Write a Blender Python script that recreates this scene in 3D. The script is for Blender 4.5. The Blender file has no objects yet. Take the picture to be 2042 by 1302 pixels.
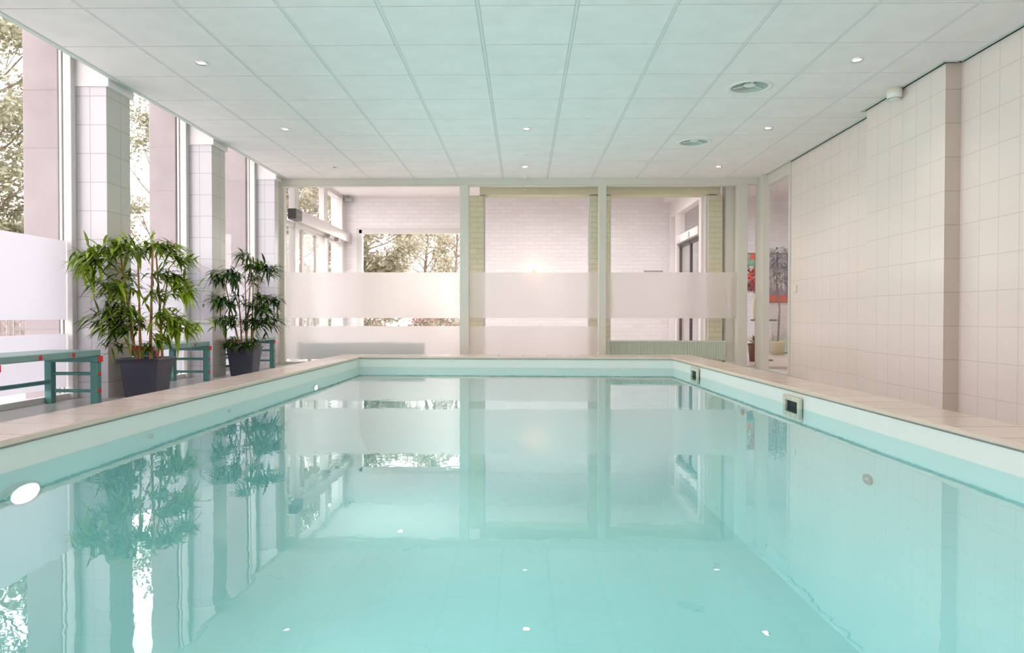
import bpy, bmesh, math, random
from mathutils import Vector, Matrix
D = bpy.data
SC = bpy.context.scene
COL = SC.collection
PI = math.pi
random.seed(7)

# ------------------------------------------------------------------ helpers
class MB:
    """collects shapes that become one mesh object"""
    def __init__(s):
        s.v = []; s.f = []; s.m = []; s.sm = []; s.c = None
    def add(s, vs, fs, mi=0, smooth=False):
        o = len(s.v)
        s.v += [tuple(v) for v in vs]
        for f in fs:
            s.f.append([i + o for i in f]); s.m.append(mi); s.sm.append(smooth)
    def box(s, x0, x1, y0, y1, z0, z1, mi=0, bev=0.0, M=None):
        if bev <= 0:
            vs = [(x, y, z) for z in (z0, z1) for y in (y0, y1) for x in (x0, x1)]
            fs = [(0, 2, 3, 1), (4, 5, 7, 6), (0, 1, 5, 4), (2, 6, 7, 3), (0, 4, 6, 2), (1, 3, 7, 5)]
            if M: vs = [M @ Vector(v) for v in vs]
            s.add(vs, fs, mi); return
        bm = bmesh.new()
        bmesh.ops.create_cube(bm, size=1)
        for v in bm.verts:
            v.co = Vector(((x0 + x1) / 2 + v.co.x * (x1 - x0), (y0 + y1) / 2 + v.co.y * (y1 - y0), (z0 + z1) / 2 + v.co.z * (z1 - z0)))
        bmesh.ops.bevel(bm, geom=list(bm.edges), offset=bev, segments=2, profile=0.5, affect='EDGES')
        if M: bm.transform(M)
        s.bm(bm, mi)
    def bm(s, bm, mi=0, smooth=False):
        bm.verts.index_update()
        s.add([v.co.copy() for v in bm.verts], [[v.index for v in f.verts] for f in bm.faces], mi, smooth)
        bm.free()
    def tube(s, pts, rad, n=8, mi=0, cap=True, smooth=True):
        pts = [Vector(p) for p in pts]
        if not isinstance(rad, (list, tuple)): rad = [rad] * len(pts)
        vs = []; fs = []
        prev = None
        for i, p in enumerate(pts):
            d = (pts[min(i + 1, len(pts) - 1)] - pts[max(i - 1, 0)]).normalized()
            a = prev if prev is not None else (Vector((0, 0, 1)) if abs(d.z) < .9 else Vector((1, 0, 0)))
            u = (a - d * a.dot(d)).normalized(); w = d.cross(u); prev = u
            for k in range(n):
                t = 2 * PI * k / n
                vs.append(p + (u * math.cos(t) + w * math.sin(t)) * rad[i])
        for i in range(len(pts) - 1):
            for k in range(n):
                a = i * n + k; b = i * n + (k + 1) % n
                fs.append((a, b, b + n, a + n))
        s.add(vs, fs, mi, smooth)
        if cap:
            s.add(vs[:n], [tuple(range(n))[::-1]], mi)
            s.add(vs[-n:], [tuple(range(n))], mi)
    def lathe(s, prof, c=(0, 0, 0), n=32, mi=0, axis='Z', smooth=True):
        vs = []; fs = []
        for r, h in prof:
            for k in range(n):
                t = 2 * PI * k / n
                a, b = r * math.cos(t), r * math.sin(t)
                p = (a, b, h) if axis == 'Z' else ((h, a, b) if axis == 'X' else (a, h, b))
                vs.append((c[0] + p[0], c[1] + p[1], c[2] + p[2]))
        for i in range(len(prof) - 1):
            for k in range(n):
                a = i * n + k; b = i * n + (k + 1) % n
                fs.append((a, b, b + n, a + n))
        s.add(vs, fs, mi, smooth)
    def quad(s, a, b, c, d, mi=0):
        s.add([a, b, c, d], [(0, 1, 2, 3)], mi)
    def build(s, name, mats, parent=None, loc=None):
        me = D.meshes.new(name)
        o = loc or (0, 0, 0)
        me.from_pydata([(v[0] - o[0], v[1] - o[1], v[2] - o[2]) for v in s.v], [], s.f)
        if not isinstance(mats, (list, tuple)): mats = [mats]
        for m in mats: me.materials.append(m)
        me.polygons.foreach_set('material_index', s.m)
        me.polygons.foreach_set('use_smooth', s.sm)
        if s.c is not None:
            at = me.color_attributes.new('tint', 'FLOAT_COLOR', 'POINT')
            for i, c in enumerate(s.c): at.data[i].color = (c[0], c[1], c[2], 1)
        me.update()
        ob = D.objects.new(name, me); COL.objects.link(ob)
        if loc: ob.location = loc
        if parent is not None:
            ob.parent = parent
            if loc: ob.location = loc
        return ob

def tag(o, label=None, cat=None, group=None, kind=None):
    if label: o['label'] = label
    if cat: o['category'] = cat
    if group: o['group'] = group
    if kind: o['kind'] = kind
    return o
def thing(name, label, cat, loc=(0, 0, 0), rz=0, group=None):
    o = D.objects.new(name, None); COL.objects.link(o)
    o.location = loc; o.rotation_euler = (0, 0, rz); o.empty_display_size = .1
    return tag(o, label, cat, group)
def struct(o, label=None, cat=None): return tag(o, label, cat, None, 'structure')
def empty_struct(name, label=None, cat=None):
    o = D.objects.new(name, None); COL.objects.link(o); return struct(o, label, cat)
def dup(root, loc, label, rz=None):
    r = root.copy(); COL.objects.link(r); r.location = loc; r['label'] = label
    if rz is not None: r.rotation_euler = (0, 0, rz)
    for ch in list(root.children):
        c = ch.copy(); COL.objects.link(c); c.parent = r
        for g in list(ch.children):
            d = g.copy(); COL.objects.link(d); d.parent = c
    return r

# ------------------------------------------------------------------ materials
def new_mat(name):
    m = D.materials.new(name); m.use_nodes = True
    nt = m.node_tree; nt.nodes.clear()
    out = nt.nodes.new('ShaderNodeOutputMaterial')
    return m, nt, out
def rgb(c): return (c[0], c[1], c[2], 1)
def pbr(name, col, rough=.5, spec=.5, metal=0, var=.0, vscale=6, bump=0, bscale=30, emit=None, estr=0, coat=0, transl=0):
    m, nt, out = new_mat(name); N = nt.nodes; L = nt.links
    b = N.new('ShaderNodeBsdfPrincipled')
    b.inputs['Base Color'].default_value = rgb(col); b.inputs['Roughness'].default_value = rough
    b.inputs['Specular IOR Level'].default_value = spec; b.inputs['Metallic'].default_value = metal
    b.inputs['Coat Weight'].default_value = coat
    if emit: b.inputs['Emission Color'].default_value = rgb(emit); b.inputs['Emission Strength'].default_value = estr
    tc = N.new('ShaderNodeTexCoord')
    if var > 0:
        n = N.new('ShaderNodeTexNoise'); n.inputs['Scale'].default_value = vscale; n.inputs['Detail'].default_value = 4
        L.new(tc.outputs['Object'], n.inputs['Vector'])
        r = N.new('ShaderNodeMapRange'); r.inputs['From Min'].default_value = .3; r.inputs['From Max'].default_value = .7
        r.inputs['To Min'].default_value = 1 - var; r.inputs['To Max'].default_value = 1 + var
        L.new(n.outputs['Fac'], r.inputs['Value'])
        mx = N.new('ShaderNodeMix'); mx.data_type = 'RGBA'; mx.blend_type = 'MULTIPLY'; mx.inputs[0].default_value = 1
        mx.inputs[6].default_value = rgb(col); L.new(r.outputs[0], mx.inputs[7]); L.new(mx.outputs[2], b.inputs['Base Color'])
    if bump > 0:
        n2 = N.new('ShaderNodeTexNoise'); n2.inputs['Scale'].default_value = bscale; n2.inputs['Detail'].default_value = 3
        L.new(tc.outputs['Object'], n2.inputs['Vector'])
        bp = N.new('ShaderNodeBump'); bp.inputs['Strength'].default_value = bump; bp.inputs['Distance'].default_value = .01
        L.new(n2.outputs['Fac'], bp.inputs['Height']); L.new(bp.outputs['Normal'], b.inputs['Normal'])
    L.new(b.outputs[0], out.inputs[0])
    return m
def tile_mat(name, col, grout, ax, w, h, ou, ov, rough=.22, mortar=.0035, offset=0.0, bump=.25, var=.03, spec=.5, wav=0.0):
    """wall or floor tiles; ax = the two object axes that run along the tiles"""
    m, nt, out = new_mat(name); N = nt.nodes; L = nt.links
    b = N.new('ShaderNodeBsdfPrincipled'); b.inputs['Roughness'].default_value = rough
    b.inputs['Specular IOR Level'].default_value = spec
    tc = N.new('ShaderNodeTexCoord'); sp = N.new('ShaderNodeSeparateXYZ'); cb = N.new('ShaderNodeCombineXYZ')
    L.new(tc.outputs['Object'], sp.inputs[0])
    for i, (a, o) in enumerate(zip(ax, (ou, ov))):
        ad = N.new('ShaderNodeMath'); ad.operation = 'SUBTRACT'; ad.inputs[1].default_value = o
        L.new(sp.outputs[a], ad.inputs[0]); L.new(ad.outputs[0], cb.inputs[i])
    br = N.new('ShaderNodeTexBrick'); br.offset = offset; br.squash = 1
    br.inputs['Scale'].default_value = 1; br.inputs['Mortar Size'].default_value = mortar; br.inputs['Mortar Smooth'].default_value = .3
    br.inputs['Brick Width'].default_value = w; br.inputs['Row Height'].default_value = h
    br.inputs['Bias'].default_value = 0
    br.inputs['Color1'].default_value = rgb([c * (1 - var) for c in col]); br.inputs['Color2'].default_value = rgb([min(1, c * (1 + var)) for c in col])
    br.inputs['Mortar'].default_value = rgb(grout)
    L.new(cb.outputs[0], br.inputs['Vector']); L.new(br.outputs['Color'], b.inputs['Base Color'])
    inv = N.new('ShaderNodeMath'); inv.operation = 'SUBTRACT'; inv.inputs[0].default_value = 1
    L.new(br.outputs['Fac'], inv.inputs[1])
    hgt = inv.outputs[0]
    if wav > 0:
        ns = N.new('ShaderNodeTexNoise'); ns.inputs['Scale'].default_value = 26; ns.inputs['Detail'].default_value = 4
        L.new(tc.outputs['Object'], ns.inputs['Vector'])
        ma = N.new('ShaderNodeMath'); ma.operation = 'MULTIPLY_ADD'; ma.inputs[1].default_value = wav
        L.new(ns.outputs['Fac'], ma.inputs[0]); L.new(hgt, ma.inputs[2]); hgt = ma.outputs[0]
    bp = N.new('ShaderNodeBump'); bp.inputs['Strength'].default_value = bump; bp.inputs['Distance'].default_value = .006
    L.new(hgt, bp.inputs['Height']); L.new(bp.outputs['Normal'], b.inputs['Normal'])
    L.new(b.outputs[0], out.inputs[0])
    return m
def glass_mat(name, tint=(1, 1, 1), base=.035, k=.9):
    m, nt, out = new_mat(name); N = nt.nodes; L = nt.links
    t = N.new('ShaderNodeBsdfTransparent'); t.inputs[0].default_value = rgb(tint)
    g = N.new('ShaderNodeBsdfGlossy'); g.inputs['Roughness'].default_value = 0
    lw = N.new('ShaderNodeLayerWeight'); lw.inputs['Blend'].default_value = .5
    p = N.new('ShaderNodeMath'); p.operation = 'POWER'; p.inputs[1].default_value = 5
    ma = N.new('ShaderNodeMath'); ma.operation = 'MULTIPLY_ADD'; ma.inputs[1].default_value = k; ma.inputs[2].default_value = base; ma.use_clamp = True
    mx = N.new('ShaderNodeMixShader')
    L.new(lw.outputs['Facing'], p.inputs[0]); L.new(p.outputs[0], ma.inputs[0]); L.new(ma.outputs[0], mx.inputs[0])
    L.new(t.outputs[0], mx.inputs[1]); L.new(g.outputs[0], mx.inputs[2]); L.new(mx.outputs[0], out.inputs[0])
    return m
def frost_mat(name, col=(.93, .91, .92), clear=.35, rough=.5, tf=.5):
    m, nt, out = new_mat(name); N = nt.nodes; L = nt.links
    tr = N.new('ShaderNodeBsdfTranslucent'); tr.inputs[0].default_value = rgb(col)
    df = N.new('ShaderNodeBsdfDiffuse'); df.inputs[0].default_value = rgb(col)
    rf = N.new('ShaderNodeBsdfRefraction'); rf.inputs['Roughness'].default_value = rough; rf.inputs['IOR'].default_value = 1.25; rf.inputs[0].default_value = rgb(col)
    m1 = N.new('ShaderNodeMixShader'); m1.inputs[0].default_value = tf
    L.new(df.outputs[0], m1.inputs[1]); L.new(tr.outputs[0], m1.inputs[2])
    m2 = N.new('ShaderNodeMixShader'); m2.inputs[0].default_value = clear
    L.new(m1.outputs[0], m2.inputs[1]); L.new(rf.outputs[0], m2.inputs[2])
    L.new(m2.outputs[0], out.inputs[0])
    return m
def water_mat():
    m, nt, out = new_mat('pool water'); N = nt.nodes; L = nt.links
    t = N.new('ShaderNodeBsdfTransparent'); t.inputs[0].default_value = rgb(WATER_TINT)
    g = N.new('ShaderNodeBsdfGlossy'); g.inputs['Roughness'].default_value = 0.0
    tc = N.new('ShaderNodeTexCoord')
    n1 = N.new('ShaderNodeTexNoise'); n1.inputs['Scale'].default_value = 5.5; n1.inputs['Detail'].default_value = 3.0; n1.inputs['Roughness'].default_value = .5
    n2 = N.new('ShaderNodeTexNoise'); n2.inputs['Scale'].default_value = .8; n2.inputs['Detail'].default_value = 1
    L.new(tc.outputs['Object'], n1.inputs['Vector']); L.new(tc.outputs['Object'], n2.inputs['Vector'])
    mu = N.new('ShaderNodeMath'); mu.operation = 'MULTIPLY'; L.new(n1.outputs['Fac'], mu.inputs[0]); L.new(n2.outputs['Fac'], mu.inputs[1])
    bp = N.new('ShaderNodeBump'); bp.inputs['Strength'].default_value = 1; bp.inputs['Distance'].default_value = .0011
    L.new(mu.outputs[0], bp.inputs['Height'])
    lw = N.new('ShaderNodeLayerWeight'); lw.inputs['Blend'].default_value = .5
    p = N.new('ShaderNodeMath'); p.operation = 'POWER'; p.inputs[1].default_value = 3.2
    ma = N.new('ShaderNodeMath'); ma.operation = 'MULTIPLY_ADD'; ma.inputs[1].default_value = .97; ma.inputs[2].default_value = .03; ma.use_clamp = True
    mx = N.new('ShaderNodeMixShader')
    L.new(bp.outputs['Normal'], g.inputs['Normal'])
    L.new(lw.outputs['Facing'], p.inputs[0]); L.new(p.outputs[0], ma.inputs[0]); L.new(ma.outputs[0], mx.inputs[0])
    L.new(t.outputs[0], mx.inputs[1]); L.new(g.outputs[0], mx.inputs[2]); L.new(mx.outputs[0], out.inputs[0])
    return m
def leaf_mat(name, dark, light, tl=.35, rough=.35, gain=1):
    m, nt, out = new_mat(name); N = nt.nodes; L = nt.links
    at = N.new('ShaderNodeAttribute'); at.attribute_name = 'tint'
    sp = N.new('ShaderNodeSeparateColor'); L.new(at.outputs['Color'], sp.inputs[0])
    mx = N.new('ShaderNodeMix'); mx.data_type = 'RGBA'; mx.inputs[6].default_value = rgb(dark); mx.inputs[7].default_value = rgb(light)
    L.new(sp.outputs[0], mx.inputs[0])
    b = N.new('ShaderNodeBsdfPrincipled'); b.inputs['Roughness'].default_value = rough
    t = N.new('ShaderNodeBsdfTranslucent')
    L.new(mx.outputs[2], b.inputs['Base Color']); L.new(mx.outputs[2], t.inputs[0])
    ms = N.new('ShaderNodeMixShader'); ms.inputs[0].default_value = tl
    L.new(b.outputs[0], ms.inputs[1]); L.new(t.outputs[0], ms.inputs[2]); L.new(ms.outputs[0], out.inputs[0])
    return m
def emit_mat(name, col, s):
    m, nt, out = new_mat(name); e = nt.nodes.new('ShaderNodeEmission')
    e.inputs[0].default_value = rgb(col); e.inputs[1].default_value = s
    nt.links.new(e.outputs[0], out.inputs[0]); return m

WATER_TINT = (.66, .93, .92)
ZJ = .085                       # height of a tile joint on the right wall
M_ceil = pbr('ceiling panel', (.92, .865, .85), .8, .3, var=.03, vscale=5, bump=.12, bscale=220)
M_grid = pbr('ceiling grid', (.80, .785, .775), .6, .3)
M_gap = pbr('ceiling gap', (.09, .11, .10), .9, .1)
M_black = pbr('shadow gap', (.02, .03, .03), .9, .1)
M_trim = pbr('ceiling edge trim', (.62, .68, .65), .5, .4)
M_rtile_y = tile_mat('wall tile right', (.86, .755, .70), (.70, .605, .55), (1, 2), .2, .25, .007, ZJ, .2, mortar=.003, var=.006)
M_rtile_x = tile_mat('wall tile return shaded', (.58, .50, .43), (.42, .37, .32), (0, 2), .2, .25, .117, ZJ, .25)  # same tile made darker: shade of the return faces put into the colour
M_ltile_x = tile_mat('pillar tile front lit', (.69, .655, .69), (.47, .42, .46), (0, 2), .133, .2275, -3.31, .125, .25)  # lavender daylight on the front faces put into the tile colour
M_ltile_y = tile_mat('pillar tile side shaded', (.62, .59, .54), (.44, .42, .38), (1, 2), .19, .2275, 5.50, .125, .25)  # same tile, the dimmer side faces' shade put into the colour
M_white = pbr('white paint', (.86, .82, .81), .45, .4, var=.015)
M_frame = pbr('window frame paint', (.70, .68, .65), .35, .5)
M_pframe = pbr('partition frame paint', (.70, .68, .60), .4, .5)
M_conc = pbr('concrete', (.40, .345, .345), .85, .2, var=.07, vscale=3, bump=.15, bscale=60)
M_deck = tile_mat('deck tile', (.56, .52, .50), (.40, .37, .35), (0, 1), .3, .3, .05, .0, .3, .004)
M_floor2 = tile_mat('lobby floor tile', (.62, .55, .50), (.45, .40, .37), (0, 1), .4, .4, 0, 0, .3, .004)
M_cope = tile_mat('coping tile', (.80, .635, .55), (.42, .29, .23), (0, 1), 30, .31, -15, .12, .2, .006, var=.05, spec=.9)
M_cope_x = tile_mat('coping tile end', (.80, .635, .55), (.42, .29, .23), (0, 1), .31, 30, 0, -15, .2, .006, var=.05, spec=.9)
M_cedge = pbr('coping edge', (.76, .60, .49), .4)
M_liner = pbr('pool liner', (.85, .86, .81), .4, .4, var=.01)
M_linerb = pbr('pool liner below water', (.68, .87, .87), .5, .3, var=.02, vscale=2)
M_lipshade = pbr('lip shadow', (.30, .38, .35), .6)  # dark tone carries the shade under the coping lip
M_glass = glass_mat('window glass', (1, 1, 1), .014)
M_frost = frost_mat('frosted film', (.90, .865, .86), .45, .55, .55)
M_frost2 = frost_mat('frosted film outer', (.56, .535, .575), .04, .6, .55)
M_brick = tile_mat('white brick', (.87, .845, .87), (.83, .805, .83), (0, 2), .215, .0735, 0, 0, .5, .008, .5, .55, .03, wav=1.1)
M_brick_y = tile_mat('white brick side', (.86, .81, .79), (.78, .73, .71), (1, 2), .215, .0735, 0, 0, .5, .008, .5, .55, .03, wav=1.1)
M_pier_greenlit = tile_mat('painted brick pier', (.74, .70, .50), (.66, .62, .44), (0, 2), .215, .0735, 0, 0, .5, .006, .5, .7, .04, wav=.6)  # yellow paint, with greenish pool bounce on the front put into the colour
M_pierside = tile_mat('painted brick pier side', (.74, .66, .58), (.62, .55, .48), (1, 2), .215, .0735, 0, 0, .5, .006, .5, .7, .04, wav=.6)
M_beam = pbr('painted beam', (.70, .64, .46), .6, .3, var=.03)
M_rad = pbr('radiator enamel', (.62, .70, .58), .35, .5)  # green cast of the pool light put into the enamel colour
M_radl = pbr('radiator enamel green cast', (.30, .46, .40), .35, .5)  # darker enamel, green light cast put into the colour as well
M_chrome = pbr('chrome', (.75, .73, .70), .2, .5, 1)
M_steel = pbr('brushed steel', (.62, .60, .58), .32, .5, 1)
M_grey = pbr('grey plastic', (.40, .42, .42), .4, .5)
M_dark = pbr('dark metal', (.10, .09, .09), .4, .5)
M_alu = pbr('brown aluminium', (.40, .35, .32), .4, .5, .3)
M_throat = pbr('vent throat shaded', (.16, .20, .17), .7)  # dark shade deep in the recess put into the colour
M_ventin = pbr('vent cone shaded', (.56, .62, .55), .5)  # green-grey shading inside the vent put into the colour
M_wplast = pbr('white plastic', (.84, .85, .82), .35, .5)
M_cplast = pbr('cream plastic', (.80, .76, .64), .35, .5)
M_bench = pbr('turquoise bench shaded', (.10, .29, .265), .35, .5, var=.05, vscale=9)  # darker copy of the plastic: shaded faces put into the colour
M_benchtop = pbr('turquoise slat lit', (.20, .37, .335), .3, .5, var=.04, vscale=9)  # lighter copy of the plastic: lit top and sheen put into the colour
M_red = pbr('red plastic cap', (.80, .012, .02), .35, .5)
M_pot = pbr('slate plastic pot', (.055, .055, .085), .38, .5, var=.05)
M_soil = pbr('potting soil', (.05, .035, .025), .95, .1, var=.3, vscale=40)
M_cane = pbr('bamboo cane', (.52, .27, .08), .5, .4, var=.25, vscale=14)
M_cane2 = pbr('bamboo cane pale', (.60, .32, .10), .5, .4, var=.2, vscale=14)
M_leaf = leaf_mat('bamboo leaf', (.010, .060, .008), (.42, .58, .030), .3, .3)
M_leaf2 = leaf_mat('bamboo leaf deep', (.006, .045, .012), (.20, .38, .035), .25, .3)
M_pine = leaf_mat('pine needles', (.17, .175, .10), (.46, .43, .30), .4, .7)
M_pine2 = leaf_mat('broad foliage', (.27, .255, .165), (.54, .48, .36), .4, .7)
M_bark = pbr('tree bark', (.26, .19, .15), .9, .1, var=.2, vscale=12)
M_ground = pbr('garden ground', (.44, .42, .34), .95, .1, var=.15, vscale=2)
M_pave = pbr('pale paving', (.60, .57, .56), .9, .1, var=.1, vscale=3)
M_lamp = emit_mat('lamp glow', (1, .90, .80), 28)
M_lampoff = pbr('unlit lamp', (.06, .05, .04), .3)
M_plamp = emit_mat('underwater lamp glow', (1, .98, .95), 5)
M_sconce = emit_mat('candle bulb glow', (1, .72, .40), 12)
M_skim = pbr('skimmer plastic', (.66, .62, .50), .4)
M_skd = pbr('skimmer mouth', (.004, .012, .014), .6)
M_water = water_mat()

# ------------------------------------------------------------------ main dimensions (metres, deck = 0)
CEIL = 2.528; ROOF = 3.15; YB = 9.50; XL = -3.615; YF = -2.2
LC = 2.895                     # lobby ceiling

# ------------------------------------------------------------------ floor and pool
IN = [(-2.105, .75), (2.011, .75), (1.842, 8.66), (-2.062, 8.78)]       # inner edge of the coping
OUT = [(-2.50, .42), (2.335, .42), (2.20, 9.27), (-2.385, 9.25)]        # outer edge
CT = .150; WZ = .013; PB = -1.30
f = MB()
f.box(-3.80, -2.30, YF, YB, -.12, 0)
f.box(-2.30, 2.15, 9.0, YB, -.12, 0)
f.box(2.10, 3.40, .5, YB, -.12, -.062)
f.box(-2.30, 3.40, YF, .60, -.12, 0)
struct(f.build('floor', M_deck))
f = MB(); f.box(-3.55, 6.4, YB, 14.6, -.12, -.02); f.box(3.24, 6.4, 8.3, YB, -.12, -.055); struct(f.build('floor_lobby', M_floor2))

pool = thing('swimming_pool', 'rectangular indoor swimming pool with white liner walls and raised stone coping', 'swimming pool', (0, 4.7, 0))
def rel(mb, name, m, root): 
    l = root.location
    ob = mb.build(name, m, root, None)
    ob.matrix_parent_inverse = Matrix.Translation(-Vector(l)); return ob
lip = .016
def shift(poly, d):
    return [(poly[0][0] - d, poly[0][1] - d), (poly[1][0] + d, poly[1][1] - d), (poly[2][0] + d, poly[2][1] + d), (poly[3][0] - d, poly[3][1] + d)]
INL = shift(IN, lip)
m = MB()
for i in range(4):
    j = (i + 1) % 4
    a, b = INL[i], INL[j]
    m.quad((*a, WZ), (*b, WZ), (*b, CT - .03), (*a, CT - .03), 0)
    if i != 3: m.quad((*a, PB), (*b, PB), (*b, WZ), (*a, WZ), 1)
cr = .6; cv = [(cr * (1 - math.cos(u)), cr * (1 - math.sin(u))) for u in [PI / 2 * k / 10 for k in range(11)]]
na, fa = INL[0], INL[3]
vs = [(na[0], na[1], WZ), (fa[0], fa[1], WZ)]
for dx, dz in cv: vs += [(na[0] + dx, na[1], PB + dz), (fa[0] + dx, fa[1], PB + dz)]
m.add(vs, [(2 * k, 2 * k + 1, 2 * k + 3, 2 * k + 2) for k in range(len(vs) // 2 - 1)], 1, True)
m.quad((na[0] + cr, na[1], PB), (*INL[1], PB), (*INL[2], PB), (fa[0] + cr, fa[1], PB), 1)
rel(m, 'liner', [M_liner, M_linerb], pool)
m = MB()
for i in range(4):
    j = (i + 1) % 4
    a, b, c, d = INL[i], INL[j], shift(IN, .006)[j], shift(IN, .006)[i]
    m.quad((*a, CT - .034), (*b, CT - .034), (*b, CT - .022), (*a, CT - .022))
    m.quad((*a, CT - .034), (*b, CT - .034), (*c, CT - .034), (*d, CT - .034))
rel(m, 'lip_shadow', M_lipshade, pool)  # dark strip drawn for the shadow gap below the lip
m = MB()
for i in range(4):
    j = (i + 1) % 4
    a, b, c, d = IN[i], IN[j], OUT[j], OUT[i]
    mt = 0 if i in (1, 3) else 1
    e = .006
    A, B = shift(IN, e)[i], shift(IN, e)[j]
    m.quad((*A, CT), (*B, CT), (*c, CT), (*d, CT), mt)
    m.quad((*a, CT - e), (*b, CT - e), (*B, CT), (*A, CT), 2)
    m.quad((*a, CT - .024), (*b, CT - .024), (*b, CT - e), (*a, CT - e), 2)
    m.quad((*shift(IN, .03)[i], CT - .024), (*shift(IN, .03)[j], CT - .024), (*b, CT - .024), (*a, CT - .024), 2)
    m.quad((*d, CT), (*c, CT), (*c, -.07), (*d, -.07), mt)
rel(m, 'coping', [M_cope, M_cope_x, M_cedge], pool)
m = MB(); m.quad(*[(*p, WZ) for p in INL])
tag(m.build('pool_water', M_water), 'still turquoise water filling the indoor swimming pool', 'water', None, 'stuff')

def pool_light(y, z, r, label):
    x = -2.085
    t = thing('pool_light', label, 'pool light', (x, y, z), 0, 'round lights in the left pool wall'); t.scale = (1, 1.2, .5)
    m = MB(); m.lathe([(r * 1.25, -.03), (r * 1.25, .004), (r * 1.18, .012), (r * 1.0, .012), (r * .97, .004), (r*.97, 0)], (0, 0, 0), 32, 0, 'X'); m.build('bezel', M_chrome, t)
    m = MB(); m.lathe([(r * .97, .003), (r * .7, .010), (r * .35, .014), (.001, .016)], (0, 0, 0), 32, 0, 'X'); m.build('lens', M_plamp, t)
    l = D.lights.new('pool lamp', 'AREA'); l.shape = 'DISK'; l.size = r * 1.6; l.energy = 30; l.color = (1, 1, 1)
    o = D.objects.new('lamp', l); COL.objects.link(o); o.parent = t; o.location = (.03, 0, 0); o.rotation_euler = (0, -PI / 2, 0)
pool_light(2.866, -.088, .075, 'large bright underwater light in the left pool wall nearest the viewer')
pool_light(6.948, -.062, .055, 'small bright underwater light far along the left pool wall below the second plant')
def jet(x, y, z, sx, r, label, group):
    t = thing('pool_inlet', label, 'pool inlet', (x, y, z), 0, group); t.scale = (1, 1.1, .65)
    m = MB(); m.lathe([(r, 0), (r, .006 * sx), (r * .6, .012 * sx), (r * .55, .006 * sx)], (0, 0, 0), 24, 0, 'X'); m.build('ring', M_grey, t)
    m = MB(); m.lathe([(r * .55, .006 * sx), (r * .3, .010 * sx), (.001, .011 * sx)], (0, 0, 0), 24, 0, 'X'); m.build('nozzle', M_steel, t)
jet(-2.088 - .016+.006, 3.88, -.022, 1, .022, 'small grey inlet in the left pool wall nearer to the big light', 'grey inlets in the pool walls')
jet(-2.083 - .016+.006, 4.91, -.020, 1, .020, 'small grey inlet in the left pool wall below the first potted bamboo', 'grey inlets in the pool walls')
jet(1.945 + .009, 3.974, -.271, -1, .045, 'round grey inlet under water in the right pool wall, nearest the viewer', 'grey inlets in the pool walls')
jet(1.900 + .009, 6.086, -.175, -1, .040, 'round grey inlet under water in the right pool wall between the two skimmers', 'grey inlets in the pool walls')
def skimmer(x, y0, y1, z0, z1, label):
    t = thing('pool_skimmer', label, 'pool skimmer', (x, (y0 + y1) / 2, z0), 0, 'skimmers in the right pool wall')
    w = (y1 - y0) / 2; h = z1 - z0; d = .022
    a = .042; b0 = h * .30; b1 = h * .80
    m = MB()
    m.box(-d, .0, -w, w, 0, b0, 0, .004); m.box(-d, .0, -w, w, b1, h, 0, .004)
    m.box(-d, .0, -w, -w + a, b0 - .004, b1 + .004, 0, .004); m.box(-d, .0, w - a, w, b0 - .004, b1 + .004, 0, .004)
    for yy in (-w * .55, 0, w * .55):
        m.lathe([(.007, 0), (.007, -.003), (.001, -.004)], (-d, yy, b0 * .4), 10, 0, 'X'); m.lathe([(.007, 0), (.007, -.003), (.001, -.004)], (-d, yy, h * .91), 10, 0, 'X')
    m.build('faceplate', M_skim, t)
    m = MB(); m.box(-.004, .0, -w + a, w - a, b0, b1); m.build('mouth', M_skd, t)  # dark plate: shade of a hollow put into colour, wall uncut
skimmer(1.93, 4.845, 5.15, -.082, .086, 'nearer pool skimmer with dark mouth in the right pool wall')
skimmer(1.872, 7.445, 7.753, -.070, .098, 'farther pool skimmer with dark mouth in the right pool wall near the far corner')

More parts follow.
